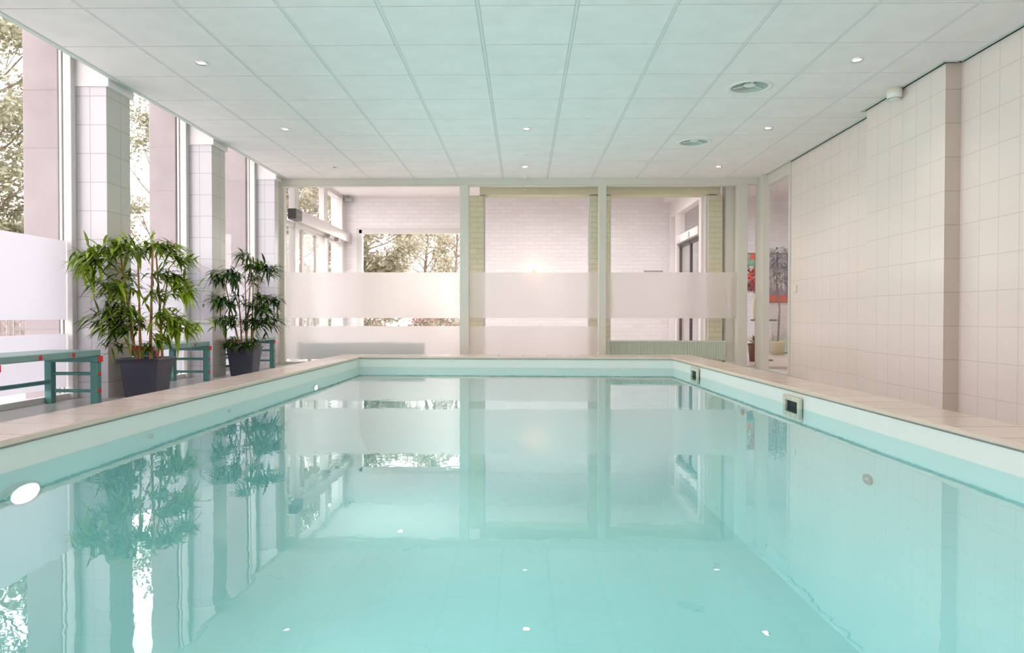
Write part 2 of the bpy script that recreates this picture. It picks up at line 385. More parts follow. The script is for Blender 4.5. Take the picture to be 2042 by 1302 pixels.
# ------------------------------------------------------------------ ceiling
GX0, GY0, G = -2.678, 4.2313, .6
VENTS = [(1.847, 5.752), (1.834, 7.553)]
c = MB()
xs = [-3.25] + [GX0 + G * k for k in range(10)] + [3.20]
ys = [GY0 + G * k for k in range(-10, 9)] + [YB + .03]
tw, lw_ = .0125, .0035
for i in range(len(xs) - 1):
    for j in range(len(ys) - 1):
        x0, x1 = xs[i] + (tw if i else .01), xs[i + 1] - tw
        y0, y1 = ys[j] + lw_, ys[j + 1] - lw_
        hole = [v for v in VENTS if x0 < v[0] < x1 and y0 < v[1] < y1]
        if x0 > 2.6:
            cuts = [y0] + [q for q in (5.185, 6.43) if y0 < q < y1] + [y1]
            for ya, yb in zip(cuts, cuts[1:]):
                c.box(x0, 3.085 if 5.18 < (ya + yb) / 2 < 6.43 else 3.20, ya, yb, CEIL, CEIL + .005, 0)
        elif not hole:
            c.box(x0, x1, y0, y1, CEIL, CEIL + .005, 0)
        else:
            vx, vy = hole[0]; n = 40; R = .150
            ri, ro = [], []
            for k in range(n):
                t = 2 * PI * (k + .5) / n; dx, dy = math.cos(t), math.sin(t)
                sx = ((x1 if dx > 0 else x0) - vx) / dx; sy = ((y1 if dy > 0 else y0) - vy) / dy
                q = min(sx, sy)
                ri.append((vx + R * dx, vy + R * dy, CEIL)); ro.append((vx + q * dx, vy + q * dy, CEIL))
            for cx, cy in ((x0, y0), (x1, y0), (x1, y1), (x0, y1)):
                kk = min(range(n), key=lambda k: (ro[k][0] - cx) ** 2 + (ro[k][1] - cy) ** 2); ro[kk] = (cx, cy, CEIL)
            c.add([p for q in ro for p in (q, (q[0], q[1], q[2] + .0053))], [(2 * k, 2 * k + 1, (2 * k + 3) % (2 * n), (2 * k + 2) % (2 * n)) for k in range(n)], 0)
            c.add(ri + ro, [(k, k + n, (k + 1) % n + n, (k + 1) % n) for k in range(n)], 0)
for x in xs[1:-1]: c.box(x - tw + .002, x + tw - .002, ys[0], YB + .03, CEIL + .0012, CEIL + .0052, 1)
def gapplane(x0, x1, y0, y1): c.quad((x0, y0, CEIL + .0054), (x1, y0, CEIL + .0054), (x1, y1, CEIL + .0054), (x0, y1, CEIL + .0054), 2)
gapplane(-3.25, 1.525, ys[0], YB + .03); gapplane(2.12, 3.2, ys[0], YB + .03)
gapplane(1.525, 2.12, ys[0], 5.47); gapplane(1.525, 2.12, 5.99, 7.28); gapplane(1.525, 2.12, 7.79, YB + .03); gapplane(1.50, 1.58, 5.4, 7.9); gapplane(2.08, 2.14, 5.4, 7.9)
c.box(-3.60, 3.40, YF, YB + .1, ROOF, ROOF + .15, 3)                                   # the real slab above
struct(c.build('ceiling', [M_ceil, M_grid, M_gap, M_white]))
t1 = MB()                                                                            # edge profile on the window side
t1.box(-3.262, -3.246, YF, YB - .02, CEIL - .004, CEIL + .05, 0); t1.box(-3.262, -3.222, YF, YB - .02, CEIL - .006, CEIL + .0, 0)
struct(t1.build('trim_1', M_trim))
t2 = MB()                                                                            # wall angle and dark gap on the tiled side
def edge(x, y0, y1):
    t2.box(x - .045, x - .020, y0, y1, CEIL - .004, CEIL + .012, 0)
    t2.box(x - .020, x + .02, y0, y1, CEIL - .002, CEIL + .014, 1)
edge(3.233, YF, 5.21); edge(3.117, 5.19, 6.43); edge(3.235, 6.43, 8.5)
t2.box(3.07, 3.22, 5.175, 5.20, CEIL - .004, CEIL + .012, 0); t2.box(3.09, 3.22, 5.20, 5.222, CEIL - .002, CEIL + .012, 1)
t2.box(3.07, 3.22, 6.41, 6.44, CEIL - .004, CEIL + .012, 0)
struct(t2.build('trim_2', [M_trim, M_black]))

def ceiling_light(x, y, z, label, group, on=True, e=14, proto=None, col=(1, .86, .72), wide=2.2):
    t = thing('ceiling_light', label, 'ceiling light', (x, y, z), 0, group)
    if proto:
        for ch in proto.children:
            if ch.type == 'MESH': k = ch.copy(); COL.objects.link(k); k.parent = t
    else:
        m = MB(); m.lathe([(.048, .002), (.048, -.004), (.044, -.009), (.034, -.007), (.029, .0), (.027, .004)], (0, 0, 0), 28); m.build('ring', M_chrome, t)
        m = MB(); m.lathe([(.028, -.003), (.018, -.006), (.001, -.007)], (0, 0, 0), 24); m.build('bulb', M_lamp if on else M_lampoff, t)
    if on:
        l = D.lights.new('downlight', 'SPOT'); l.energy = e; l.color = col; l.spot_size = wide; l.spot_blend = .8 if wide < 2.5 else 1; l.shadow_soft_size = .03
        o = D.objects.new('lamp', l); COL.objects.link(o); o.parent = t; o.location = (0, 0, -.02)
    return t
LG = 'recessed spotlights in the pool ceiling'
p0 = ceiling_light(-2.382, 5.143, CEIL, 'recessed ceiling spotlight nearest the viewer on the window side', LG)
ceiling_light(-2.383, 6.958, CEIL, 'lit recessed spotlight on the window side, second from the viewer', LG, proto=p0)
ceiling_light(-2.372, 8.731, CEIL, 'unlit dark recessed spotlight in the far left of the ceiling', LG, on=False)
ceiling_light(.030, 6.971, CEIL, 'nearer lit spotlight in the middle of the ceiling', LG, proto=p0)
ceiling_light(.019, 8.731, CEIL, 'farther lit spotlight in the middle of the ceiling, by the glass partition', LG, proto=p0)
ceiling_light(2.431, 5.149, CEIL, 'recessed spotlight nearest the viewer along the tiled wall side', LG, proto=p0)
ceiling_light(2.429, 6.984, CEIL, 'second recessed spotlight along the tiled wall side', LG, proto=p0)
ceiling_light(2.433, 8.760, CEIL, 'farthest recessed spotlight along the tiled wall side', LG, proto=p0)

def vent(x, y, label):
    t = thing('ceiling_vent', label, 'air vent', (x, y, CEIL), 0, 'round air vents in the ceiling')
    m = MB(); m.lathe([(.188, .0005), (.186, -.004), (.168, -.008), (.152, -.007), (.146, .0)], (0, 0, 0), 48); m.build('ring', M_wplast, t)
    m = MB(); m.lathe([(.146, .0), (.134, .030), (.115, .065)], (0, 0, 0), 48); m.build('cone', M_ventin, t)
    m = MB(); m.lathe([(.115, .065), (.075, .085), (.07, .15), (.001, .15)], (0, 0, 0), 32); m.build('throat', M_throat, t)
    m = MB(); m.lathe([(.001, .006), (.035, .008), (.048, .016), (.048, .024), (.001, .026)], (0, 0, 0), 28)
    for k in range(3):
        a = PI * 2 * k / 3 + .5; m.tube([(.04 * math.cos(a), .04 * math.sin(a), .018), (.138 * math.cos(a), .138 * math.sin(a), .012)], .006, 6)
    m.build('bracket', M_wplast, t)
vent(*VENTS[0], 'nearer round white air vent in the ceiling')
vent(*VENTS[1], 'farther round white air vent in the ceiling')
t = thing('smoke_detector', 'white cylindrical smoke detector on the ceiling beside the tiled wall', 'smoke detector', (3.045, 5.80, CEIL))
m = MB(); m.lathe([(.001, 0), (.058, 0), (.058, -.040), (.056, -.044)], (0, 0, 0), 32); m.build('base', M_cplast, t)
m = MB(); m.lathe([(.056, -.044), (.056, -.072), (.050, -.080), (.044, -.082), (.044, -.090), (.030, -.096), (.001, -.097)], (0, 0, 0), 32)
for k in range(16):
    a = 2 * PI * k / 16; m.box(-.003, .003, .044, .05, -.090, -.081, 1, 0, Matrix.Rotation(a, 4, 'Z'))
m.build('sensor_head', [M_wplast, M_grey], t)
t = thing('fire_sprinkler', 'small white sprinkler head hanging from the ceiling before the glass partition', 'sprinkler', (.027, 9.36, CEIL))
m = MB(); m.lathe([(.001, 0), (.055, 0), (.052, -.006), (.022, -.012), (.020, -.02)], (0, 0, 0), 24); m.build('cover_plate', M_wplast, t)
m = MB(); m.lathe([(.014, -.012), (.014, -.03), (.001, -.03)], (0, 0, 0), 12)
for sx in (-1, 1): m.tube([(.014 * sx, 0, -.02), (.02 * sx, 0, -.032), (.008 * sx, 0, -.046)], .003, 6)
m.lathe([(.001, -.046), (.022, -.047), (.022, -.050), (.001, -.051)], (0, 0, 0), 16); m.build('deflector', M_wplast, t)
m = MB(); m.lathe([(.001, -.012), (.016, -.011), (.026, -.006), (.028, 0)], (.023, 8.10, CEIL), 20)
tag(m.build('ceiling_sensor', M_wplast), 'tiny white round sensor on a middle ceiling panel between the two spotlights', 'sensor')

# ------------------------------------------------------------------ right wall
w = MB()
zt, zb = CEIL + .02, -.12
def rw(x, y0, y1): w.quad((x, y0, zb), (x, y1, zb), (x, y1, zt), (x, y0, zt), 0)
rw(3.233, YF, 5.222); rw(3.117, 5.222, 6.405); rw(3.235, 6.405, 8.49)
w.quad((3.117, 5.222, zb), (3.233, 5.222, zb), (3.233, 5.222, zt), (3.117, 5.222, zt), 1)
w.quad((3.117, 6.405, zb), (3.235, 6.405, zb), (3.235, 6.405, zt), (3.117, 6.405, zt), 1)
w.box(3.24, 3.40, YF, 8.49, zb, ROOF, 2)
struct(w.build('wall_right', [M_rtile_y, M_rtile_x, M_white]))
t = thing('wall_switch', 'small cream wall switch on the tiled wall beside the glazed corner', 'switch', (3.235, 8.335, .986))
m = MB(); m.box(-.012, 0, -.045, .045, -.045, .045, 0, .004); m.build('plate', M_cplast, t)
m = MB(); m.box(-.018, -.010, -.030, .030, -.030, .030, 0, .003); m.build('rocker', M_cplast, t)

# wall behind the viewer with its own window
w = MB(); w.box(-3.75, 3.4, YF - .15, YF, -.12, .35); w.box(-3.75, -2.9, YF - .15, YF, .35, ROOF); w.box(2.9, 3.4, YF - .15, YF, .35, ROOF); w.box(-2.9, 2.9, YF - .15, YF, 2.42, ROOF)
struct(w.build('wall_front', M_white))
r = empty_struct('window_0')
m = MB()
for x in (-2.9, -.97, .92, 2.82): m.box(x, x + .08, YF - .12, YF - .03, .35, 2.42, 0, .005)
m.box(-2.9, 2.9, YF - .12, YF - .03, .35, .42, 0); m.box(-2.9, 2.9, YF - .12, YF - .03, 2.35, 2.42, 0)
m.build('frame', M_frame, r)
m = MB(); m.quad((-2.88, YF - .07, .4), (2.88, YF - .07, .4), (2.88, YF - .07, 2.38), (-2.88, YF - .07, 2.38)); m.build('dimming_pane', frost_mat('dimming pane rear', (.93, .90, .95), 0, .5, .85), r)  # frosting added to dim the rear daylight and its reflection

# ------------------------------------------------------------------ left glazing, pillars, fins
PY = [5.50 + 1.87 * k for k in range(-4, 3)]; PD = .33
grp = 'tiled pillars along the window wall'
plab = {0: 'white tiled pillar behind the nearer potted bamboo', 1: 'white tiled pillar behind the farther potted bamboo', 2: 'farthest white tiled pillar, against the glass partition frame'}
flab = {0: 'tall grey concrete pillar outside the window nearest the viewer', 1: 'tall grey concrete pillar outside, seen above the nearer bamboo', 2: 'tall grey concrete pillar outside, seen behind the farther bamboo'}
for k, y in enumerate(PY):
    n = k - 4
    if n < 0 and n != -1: pass
    lab = plab.get(n, 'white tiled pillar on the window wall %s' % {-1: 'just left of the picture', -2: 'beside the viewer', -3: 'just behind the viewer', -4: 'at the back of the room'}.get(n, ''))
    t = thing('tiled_pillar', lab, 'pillar', (-3.45, y, 0), 0, grp)
    y1 = y + PD if n < 2 else YB - .06
    m = MB(); zc = 2.473
    sh = 1.87 * n
    a, b = -3.575 , -3.31
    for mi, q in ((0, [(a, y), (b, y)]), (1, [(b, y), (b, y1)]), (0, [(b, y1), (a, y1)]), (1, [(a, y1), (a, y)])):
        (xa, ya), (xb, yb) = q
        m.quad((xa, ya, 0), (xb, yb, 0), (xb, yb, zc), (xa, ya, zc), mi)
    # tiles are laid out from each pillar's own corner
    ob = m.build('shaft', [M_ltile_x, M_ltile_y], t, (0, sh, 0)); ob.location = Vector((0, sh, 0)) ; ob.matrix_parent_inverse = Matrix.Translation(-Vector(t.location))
    m = MB(); m.box(-3.60, -3.287, y - .015, y1 + .02, zc, ROOF); ob = m.build('header', M_white, t); ob.matrix_parent_inverse = Matrix.Translation(-Vector(t.location))
    m = MB(); m.box(-3.985, -3.70, y + .0, y + .34, -.3, 4.2, 0, .008)
    for zz in (.55, 1.25, 1.99, 2.45): m.box(-3.987, -3.698, y - .002, y + .342, zz, zz + .006, 1)
    tag(m.build('concrete_pillar', [M_conc, M_conc]), flab.get(n, 'tall grey concrete pillar outside the window wall %s' % {-1: 'just left of the picture', -2: 'beside the viewer', -3: 'just behind the viewer', -4: 'at the back of the room'}.get(n, '')), 'pillar', 'concrete pillars outside the window wall')
wi = 0
for k in range(len(PY) - 1):
    y0, y1 = PY[k] + PD, PY[k + 1]
    wi += 1
    root = empty_struct('window_%d' % wi)
    m = MB()
    for ya, yb in ((y0 - .02, y0 + .05), (y1 - .065, y1 - .005)):
        m.box(-3.608, -3.552, ya, yb, 0, ROOF, 0, .005)
        m.box(-3.650, -3.630, ya, yb, 0, ROOF, 0, .003)  # added strip standing for the bright sky slit beside the post
        m.box(-3.622, -3.608, ya + .01, yb - .01, 0, ROOF, 0)
    m.box(-3.630, -3.58, y0, y1, -.02, .045, 0, .004)
    m.box(-3.630, -3.58, y0, y1, ROOF - .1, ROOF, 0, .004)
    m.build('frame', M_frame, root)
    m = MB(); m.quad((-3.603, y0 + .04, .04), (-3.603, y1 - .06, .04), (-3.603, y1 - .06, ROOF - .08), (-3.603, y0 + .04, ROOF - .08)); m.build('pane', M_glass, root)
    for za, zb_ in ((.625, 1.244), (.095, .515)):
        m = MB(); m.quad((-3.598, y0 + .052, za), (-3.598, y1 - .072, za), (-3.598, y1 - .072, zb_), (-3.598, y0 + .052, zb_)); m.build('frosted_band', M_frost2, root)
m = MB(); m.box(-3.80, -3.57, YF, YB, -.3, -.02); m.box(-3.80, -3.60, YF, YB, ROOF, ROOF + .25)
struct(m.build('wall_left', M_white))

# ------------------------------------------------------------------ glazed partition at the far end
root = empty_struct('trim_3')
def part(mb, name, mat, par): return mb.build(name, mat, par)
for a, b, d in ((-3.37, -3.265, .10), (-.868, -.742, .12), (1.022, 1.122, .12), (2.895, 3.028, .13)):
    m = MB(); m.box(a, b, YB - .03, YB + d - .03, -.06, CEIL, 0, .006); m.build('post', M_pframe, root)
m = MB(); m.box(3.150, 3.245, 9.25, 9.54, -.1, CEIL, 0, .006); m.build('post', M_pframe, root)
m = MB(); m.box(3.215, 3.26, 8.485, 8.535, -.1, CEIL, 0, .004); m.build('post', M_pframe, root)
m = MB(); m.box(-3.36, 3.16, YB - .035, YB + .07, 2.442, CEIL + .01, 0, .004); m.box(-3.28, 2.90, YB - .028, YB + .05, 2.425, 2.441, 0); m.build('head_rail', M_pframe, root)
m = MB(); m.box(3.215, 3.30, 8.53, 9.26, 2.385, CEIL + .01, 0, .004); m.build('head_rail', M_pframe, root)
m = MB(); m.box(-3.28, 2.90, YB - .02, YB + .05, -.02, .035, 0, .004); m.box(3.02, 3.16, YB - .02, YB + .05, -.08, -.02, 0); m.box(3.215, 3.27, 8.53, 9.26, -.1, -.035, 0, .004); m.build('bottom_rail', M_frame, root)
m = MB(); m.box(-3.36, 3.4, YB, YB + .10, CEIL + .012, LC + .3); struct(m.build('trim_4', M_white))
for (a, b, nb) in ((-3.265, -.868, 2), (-.742, 1.022, 2), (1.122, 2.895, 1), (3.028, 3.16, 0)):
    wi += 1
    r = empty_struct('window_%d' % wi)
    m = MB(); m.quad((a, YB + .015, .03 if a < 3 else -.05), (b, YB + .015, .03 if a < 3 else -.05), (b, YB + .015, 2.43), (a, YB + .015, 2.43)); m.build('pane', M_glass, r)
    if nb > 0:
        m = MB(); m.quad((a + .004, YB + .011, .633), (b - .004, YB + .011, .633), (b - .004, YB + .011, 1.257), (a + .004, YB + .011, 1.257)); m.build('frosted_band', M_frost, r)
    if nb > 1:
        m = MB(); m.quad((a + .004, YB + .011, .07), (b - .004, YB + .011, .07), (b - .004, YB + .011, .524), (a + .004, YB + .011, .524)); m.build('frosted_band', M_frost, r)
wi += 1
r = empty_struct('window_%d' % wi)
m = MB(); m.quad((3.235, 8.53, -.05), (3.235, 9.26, -.05), (3.235, 9.26, 2.40), (3.235, 8.53, 2.40)); m.build('pane', M_glass, r)

# ------------------------------------------------------------------ lobby shell
b = MB()
WX0, WX1, WZ0, WZ1 = -3.073, -1.02, .30, 2.275
b.box(-3.6, WX0, 13.0, 13.25, -.1, LC + .2); b.box(WX1, 6.4, 13.0, 13.25, -.1, LC + .2)
b.box(WX0, WX1, 13.0, 13.25, WZ1, LC + .2); b.box(WX0, WX1, 13.0, 13.25, -.1, WZ0)
struct(b.build('wall_back', M_brick))
wi += 1
r = empty_struct('window_%d' % wi)
m = MB()
for xa, xb, za, zb_ in ((WX0, WX0 + .06, WZ0, WZ1), (WX1 - .06, WX1, WZ0, WZ1), (WX0, WX1, WZ1 - .07, WZ1), (WX0, WX1, WZ0, WZ0 + .06)): m.box(xa, xb, 12.985, 13.10, za, zb_, 0, .004)
m.box(WX0 - .05, WX1 + .05, 12.985, 13.02, WZ1, WZ1 + .035, 0); m.box(WX0 - .045, WX0, 12.985, 13.02, WZ0, WZ1, 0)
m.build('frame', M_frame, r)
m = MB(); m.quad((WX0 + .05, 13.06, WZ0 + .05), (WX1 - .05, 13.06, WZ0 + .05), (WX1 - .05, 13.06, WZ1 - .05), (WX0 + .05, 13.06, WZ1 - .05)); m.build('pane', M_glass, r)
m = MB(); m.box(-3.6, 6.4, YB + .10, 13.25, LC, LC + .15); m.box(3.26, 6.4, 8.3, YB + .10, LC, LC + .15); m.box(3.24, 3.30, 8.49, YB, CEIL + .012, LC, 0); m.box(2.60, 2.74, YB + .1, 13.0, LC - .12, LC, 0)
struct(m.build('ceiling_lobby', M_white))
# side wall of the lobby with its glazed sliding door
s = MB()
s.box(2.73, 2.85, 10.55, 13.0, 2.53, LC)
s.box(2.73, 2.85, 10.15, 10.42, -.1, LC, 1); s.box(2.73, 2.85, 13.0 - .06, 13.0, -.1, 2.53)
struct(s.build('wall_lobby_right', [M_white, M_brick_y]))
r = empty_struct('door_1')
m = MB()
for ya, yb in ((12.84, 12.95), (12.33, 12.47), (10.66, 10.80), (10.40, 10.45)): m.box(2.70, 2.84, ya, yb, 0, 2.55, 0, .005)
m.box(2.71, 2.83, 10.42, 12.95, 2.47, 2.55, 0, .005); m.box(2.68, 2.83, 10.80, 12.33, 1.93, 2.06, 0, .005)
m.build('frame', M_white, r)
m = MB()
for ya in (12.28, 11.52, 10.82): m.box(2.745, 2.785, ya, ya + .055, 0, 1.90, 0)
m.box(2.745, 2.785, 10.82, 12.33, 1.86, 1.915, 0); m.box(2.745, 2.785, 10.82, 12.33, 0, .05, 0)
m.build('door_leaf', M_dark, r)
m = MB(); m.quad((2.765, 10.44, .03), (2.765, 12.9, .03), (2.765, 12.9, 2.5), (2.765, 10.44, 2.5)); m.build('pane', M_glass, r)
for ya in (12.0, 11.3):
    m = MB(); m.box(2.655, 2.70, ya, ya + .12, 1.95, 2.03, 0, .004); m.build('motion_sensor', M_wplast, r)
m = MB(); m.box(6.3, 6.4, YB + .1, 13.0, -.1, LC); m.box(3.40, 6.4, 8.3, 8.42, -.1, LC, 0); m.box(6.3, 6.4, 8.3, YB + .1, -.1, LC); struct(m.build('wall_side', M_brick_y))
# piers and beam just behind the glass
t = thing('brick_arcade', 'painted brick piers under a beam, just behind the glass partition', 'piers', (1, 10, 0))
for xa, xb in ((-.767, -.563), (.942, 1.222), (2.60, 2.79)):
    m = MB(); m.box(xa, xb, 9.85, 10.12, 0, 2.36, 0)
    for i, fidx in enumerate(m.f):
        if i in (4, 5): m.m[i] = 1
    rel(m, 'pier', [M_pier_greenlit, M_pierside], t)
m = MB(); m.box(-.62, 2.72, 9.86, 10.11, 2.375, 2.62); rel(m, 'beam', M_beam, t)
m = MB()
for xa, xb in ((-.563, -.545), (.922, .942), (1.222, 1.24), (2.58, 2.60)):
    m = MB(); m.box(xa, xb, 9.92, 10.02, 0, 2.37); rel(m, 'jamb', M_frame, t)
m = MB(); m.box(2.83, 2.93, 9.80, 9.98, 0, LC); m.box(2.93, 3.0, 9.85, 9.9, 0, LC); struct(m.build('trim_5', M_pframe))

def radiator(x0, x1, y, z0, z1, label, mat, n):
    t = thing('radiator', label, 'radiator', ((x0 + x1) / 2, y, 0), 0, 'panel radiators in the lobby')
    w = (x1 - x0) / 2
    m = MB(); vs = []; fs = []
    N_ = n * 4
    for i in range(N_ + 1):
        x = -w + 2 * w * i / N_; d = (0, -.009, -.012, -.009)[i % 4]
        vs += [(x, d, z0 + .02), (x, d, z1 - .02)]
    fs = [(2 * i, 2 * i + 2, 2 * i + 3, 2 * i + 1) for i in range(N_)]
    m.add(vs, fs, 0, False); m.box(-w, w, 0.001, .03, z0, z1, 0); m.build('panel', mat, t)
    m = MB(); m.box(-w - .005, w + .005, -.014, .05, z1 - .02, z1, 0, .003)
    for i in range(int(n)): m.box(-w + 2 * w * (i + .3) / n, -w + 2 * w * (i + .7) / n, .0, .04, z1, z1 + .002, 0)
    m.build('top_grille', mat, t)
    for sx in (-1, 1):
        m = MB(); m.box(sx * (w - .15) - .02, sx * (w - .15) + .02, .005, .045, 0, z0 + .03, 0); m.build('bracket', M_wplast, t)
radiator(1.171, 2.80, 9.70, .05, .322, 'long pale ribbed radiator with green pool light in its colour behind the right pane of the partition', M_rad, 50)
radiator(-3.18, -1.38, 9.80, .05, .285, 'blurred grey radiator with green pool light in its colour behind the frosted lower band of the left pane', M_radl, 50)
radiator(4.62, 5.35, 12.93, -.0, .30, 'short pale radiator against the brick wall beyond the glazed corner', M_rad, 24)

# automatic entrance on the lobby's left side
r = empty_struct('door_2')
m = MB()
for ya, yb in ((9.62, 9.70), (10.12, 10.30), (11.62, 11.82), (12.78, 12.98)): m.box(-3.42, -3.33, ya, yb, 0, LC, 0, .005)
m.box(-3.42, -3.35, 9.6, 13.0, LC - .08, LC, 0); m.box(-3.42, -3.34, 9.6, 13.0, 1.96, 2.02, 0)
m.build('frame', M_frame, r)
m = MB()
for ya, yb in ((10.52, 10.60), (11.22, 11.25), (11.92, 11.96)): m.box(-3.39, -3.355, ya, yb, 0, 1.97, 0)
m.build('door_leaf', M_alu, r)
m = MB(); m.quad((-3.375, 9.65, .03), (-3.375, 13, .03), (-3.375, 13, LC - .06), (-3.375, 9.65, LC - .06)); m.build('pane', M_glass, r)
t = thing('door_operator', 'long metal operator bar of the automatic door above the entrance glazing', 'door operator', (-3.33, 11.4, 2.02))
m = MB(); m.box(0, .12, -1.38, 1.62, 0, .17, 0, .004); m.build('cover', M_steel, t)
m = MB(); m.box(.02, .14, -1.66, -1.38, .005, .15, 0, .006); m.tube([(.10, -1.62, .09), (.10, -1.42, .09)], .045, 12); m.build('motor', M_dark, t)
for ya, yb in ((.2, .3), (.75, .83)):
    m = MB(); m.box(.02, .10, ya, yb, -.05, .0, 0); m.build('carriage', M_alu, t)
t = thing('security_camera', 'small dark camera in the upper corner above the entrance', 'camera', (-3.25, 12.9, 2.80))
m = MB(); m.lathe([(.001, .095), (.03, .095), (.03, .06), (.012, .05)], (0, 0, 0), 14); m.build('mount', M_grey, t)
m = MB(); m.box(-.07, .09, -.04, .03, -.02, .05, 0, .008); m.build('body', M_grey, t)

# wall lamp, rail
t = thing('wall_lamp', 'small lit wall lamp glowing orange on the white brick wall', 'wall lamp', (.189, 13.0, 1.50))
m = MB(); m.lathe([(.001, -.015), (.035, -.015), (.04, 0)], (0, 0, 0), 20, 0, 'Y'); m.tube([(-.06, -.06, .0), (0, -.05, -.02), (.06, -.06, .0)], .006, 8); m.tube([(0, -.05, -.02), (0, -.01, 0)], .006, 8); m.build('bracket', M_alu, t)
for sx in (-1, 1):
    m = MB(); m.lathe([(.006, 0), (.011, .012), (.010, .03), (.001, .045)], (sx * .06, -.06, .005), 12); m.build('bulb', M_sconce, t)
l = D.lights.new('sconce', 'POINT'); l.energy = 1.0; l.color = (1, .55, .25); l.shadow_soft_size = .03
o = D.objects.new('lamp', l); COL.objects.link(o); o.parent = t; o.location = (0, -.10, .03)
t = thing('wall_rail', 'slim dark rail on the white brick wall just above the right frosted band', 'rail', (2.40, 12.97, 1.497))
m = MB(); m.tube([(-.19, -.03, 0), (.19, -.03, 0)], .013, 8); m.build('bar', M_alu, t)
for sx in (-1, 1):
    m = MB(); m.box(sx * .1875 - .0125, sx * .1875 + .0125, -.05, .03, -.025, .025); m.build('end_bracket', M_wplast, t)
for x, y, la in ((-2.0, 11.3, 'left part of the lobby by the entrance'), (.2, 11.4, 'middle of the lobby'), (1.7, 11.4, 'lobby before the sliding door'), (4.3, 11.3, 'space beyond the glazed corner'), (4.6, 9.4, 'near end of the space beyond the glazed corner')):
    ceiling_light(x, y, LC, 'added spotlight brightening the ' + la, 'added spotlights in the lobby ceiling', e=105, proto=p0, col=(1, .95, .95), wide=3.0)  # unseen fill lamps added to brighten the lobby

# ------------------------------------------------------------------ beyond the glazed corner
def painting(x0, x1, z0, z1, bands, label):
    t = thing('painting', label, 'painting', ((x0 + x1) / 2, 13.0, (z0 + z1) / 2))
    w, h = (x1 - x0) / 2, (z1 - z0) / 2
    m = MB()
    for i, (za, zb_, xa, xb, mi) in enumerate(bands):
        m.box(-w + 2 * w * xa, -w + 2 * w * xb, -.03 - .0006 * i, -.01, -h + 2 * h * za, -h + 2 * h * zb_, mi)
    m.build('canvas', [M_pa, M_pb, M_pc, M_pd, M_pe], t)
    m = MB(); e = .012
    m.box(-w - e, -w, -.035, 0, -h - e, h + e); m.box(w, w + e, -.035, 0, -h - e, h + e); m.box(-w, w, -.035, 0, h, h + e); m.box(-w, w, -.035, 0, -h - e, -h)
    m.build('frame', M_dark, t)
M_pa = pbr('paint violet grey', (.36, .31, .40), .6, var=.3, vscale=9)
M_pb = pbr('paint coral', (.80, .16, .09), .6, var=.1)
M_pc = pbr('paint pale', (.72, .66, .66), .6, var=.15, vscale=20)
M_pd = pbr('paint green', (.24, .46, .34), .6, var=.3, vscale=12)
M_pe = pbr('paint dark', (.14, .11, .15), .6, var=.2)
rnd = random.Random(3)
bd = [(0, 1, 0, 1, 0), (0, .14, 0, 1, 1), (.55, .95, 0, .12, 4)]
for i in range(16):
    xa = .15 + .8 * rnd.random(); za = .2 + .15 * rnd.random(); bd.append((za, za + .18 + .25 * rnd.random(), xa, min(1, xa + .035), 2))
painting(4.46, 4.87, .93, 1.82, bd, 'tall violet abstract painting with a coral bottom band, on the brick wall')
bd = [(0, 1, 0, 1, 3), (.84, 1, .55, .9, 1), (.28, .44, .3, .8, 1), (0, .2, 0, 1, 4), (.2, 1, .9, 1, 4), (.55, .66, .5, .8, 2)]
painting(4.05, 4.30, 1.15, 1.82, bd, 'narrow green and red painting on the brick wall, left of the violet one')
t = thing('side_table', 'small round dark topped table on one leg beyond the glazed corner', 'table', (3.72, 10.85, -.02))
m = MB(); m.lathe([(.001, .612), (.19, .612), (.20, .622), (.19, .635), (.001, .635)], (0, 0, 0), 40); m.build('tabletop', M_dark, t)
m = MB(); m.tube([(0, 0, .02), (0, 0, .615)], .018, 12); m.build('leg', M_steel, t)
m = MB(); m.lathe([(.001, .02), (.12, .018), (.15, .008), (.15, 0)], (0, 0, 0), 32); m.build('base', M_dark, t)
M_vase = pbr('cream glaze', (.62, .55, .36), .3)
M_flower = leaf_mat('red petals', (.35, .01, .03), (.75, .06, .08), .2)
t = thing('flower_vase', 'tall cream vase of red flowers standing on the small round table', 'vase of flowers', (3.62, 10.82, .615))
m = MB(); m.lathe([(.001, 0), (.055, 0), (.07, .05), (.072, .2), (.062, .30), (.066, .33), (.058, .33), (.055, .28)], (0, 0, 0), 28); m.build('vase', M_vase, t)
m = MB(); m.c = []
for i in range(11):
    a = rnd.random() * 2 * PI; q = .02 + .11 * rnd.random(); hh = .45 + .32 * rnd.random()
    n0 = len(m.v); m.tube([(0, 0, .28), (q * .4 * math.cos(a), q * .4 * math.sin(a), .28 + .5 * (hh - .28)), (q * math.cos(a), q * math.sin(a), hh)], .003, 5)
m.c = None; m.build('stem', M_bark, t)
m = MB(); m.c = []
for i in range(230):
    a = rnd.random() * 2 * PI; q = .02 + .13 * rnd.random() ** .7; hh = .42 + .36 * rnd.random()
    p = Vector((q * math.cos(a), q * math.sin(a), hh)); d = Vector((rnd.uniform(-1, 1), rnd.uniform(-1, 1), rnd.uniform(-1, 1))).normalized(); u = d.orthogonal().normalized()
    s_ = .027; m.add([p - d * s_, p + u * s_ * .8, p + d * s_, p - u * s_ * .8], [(0, 1, 2, 3)]); cc = rnd.random(); m.c += [(cc,) * 3] * 4
m.build('blossom', M_flower, t)

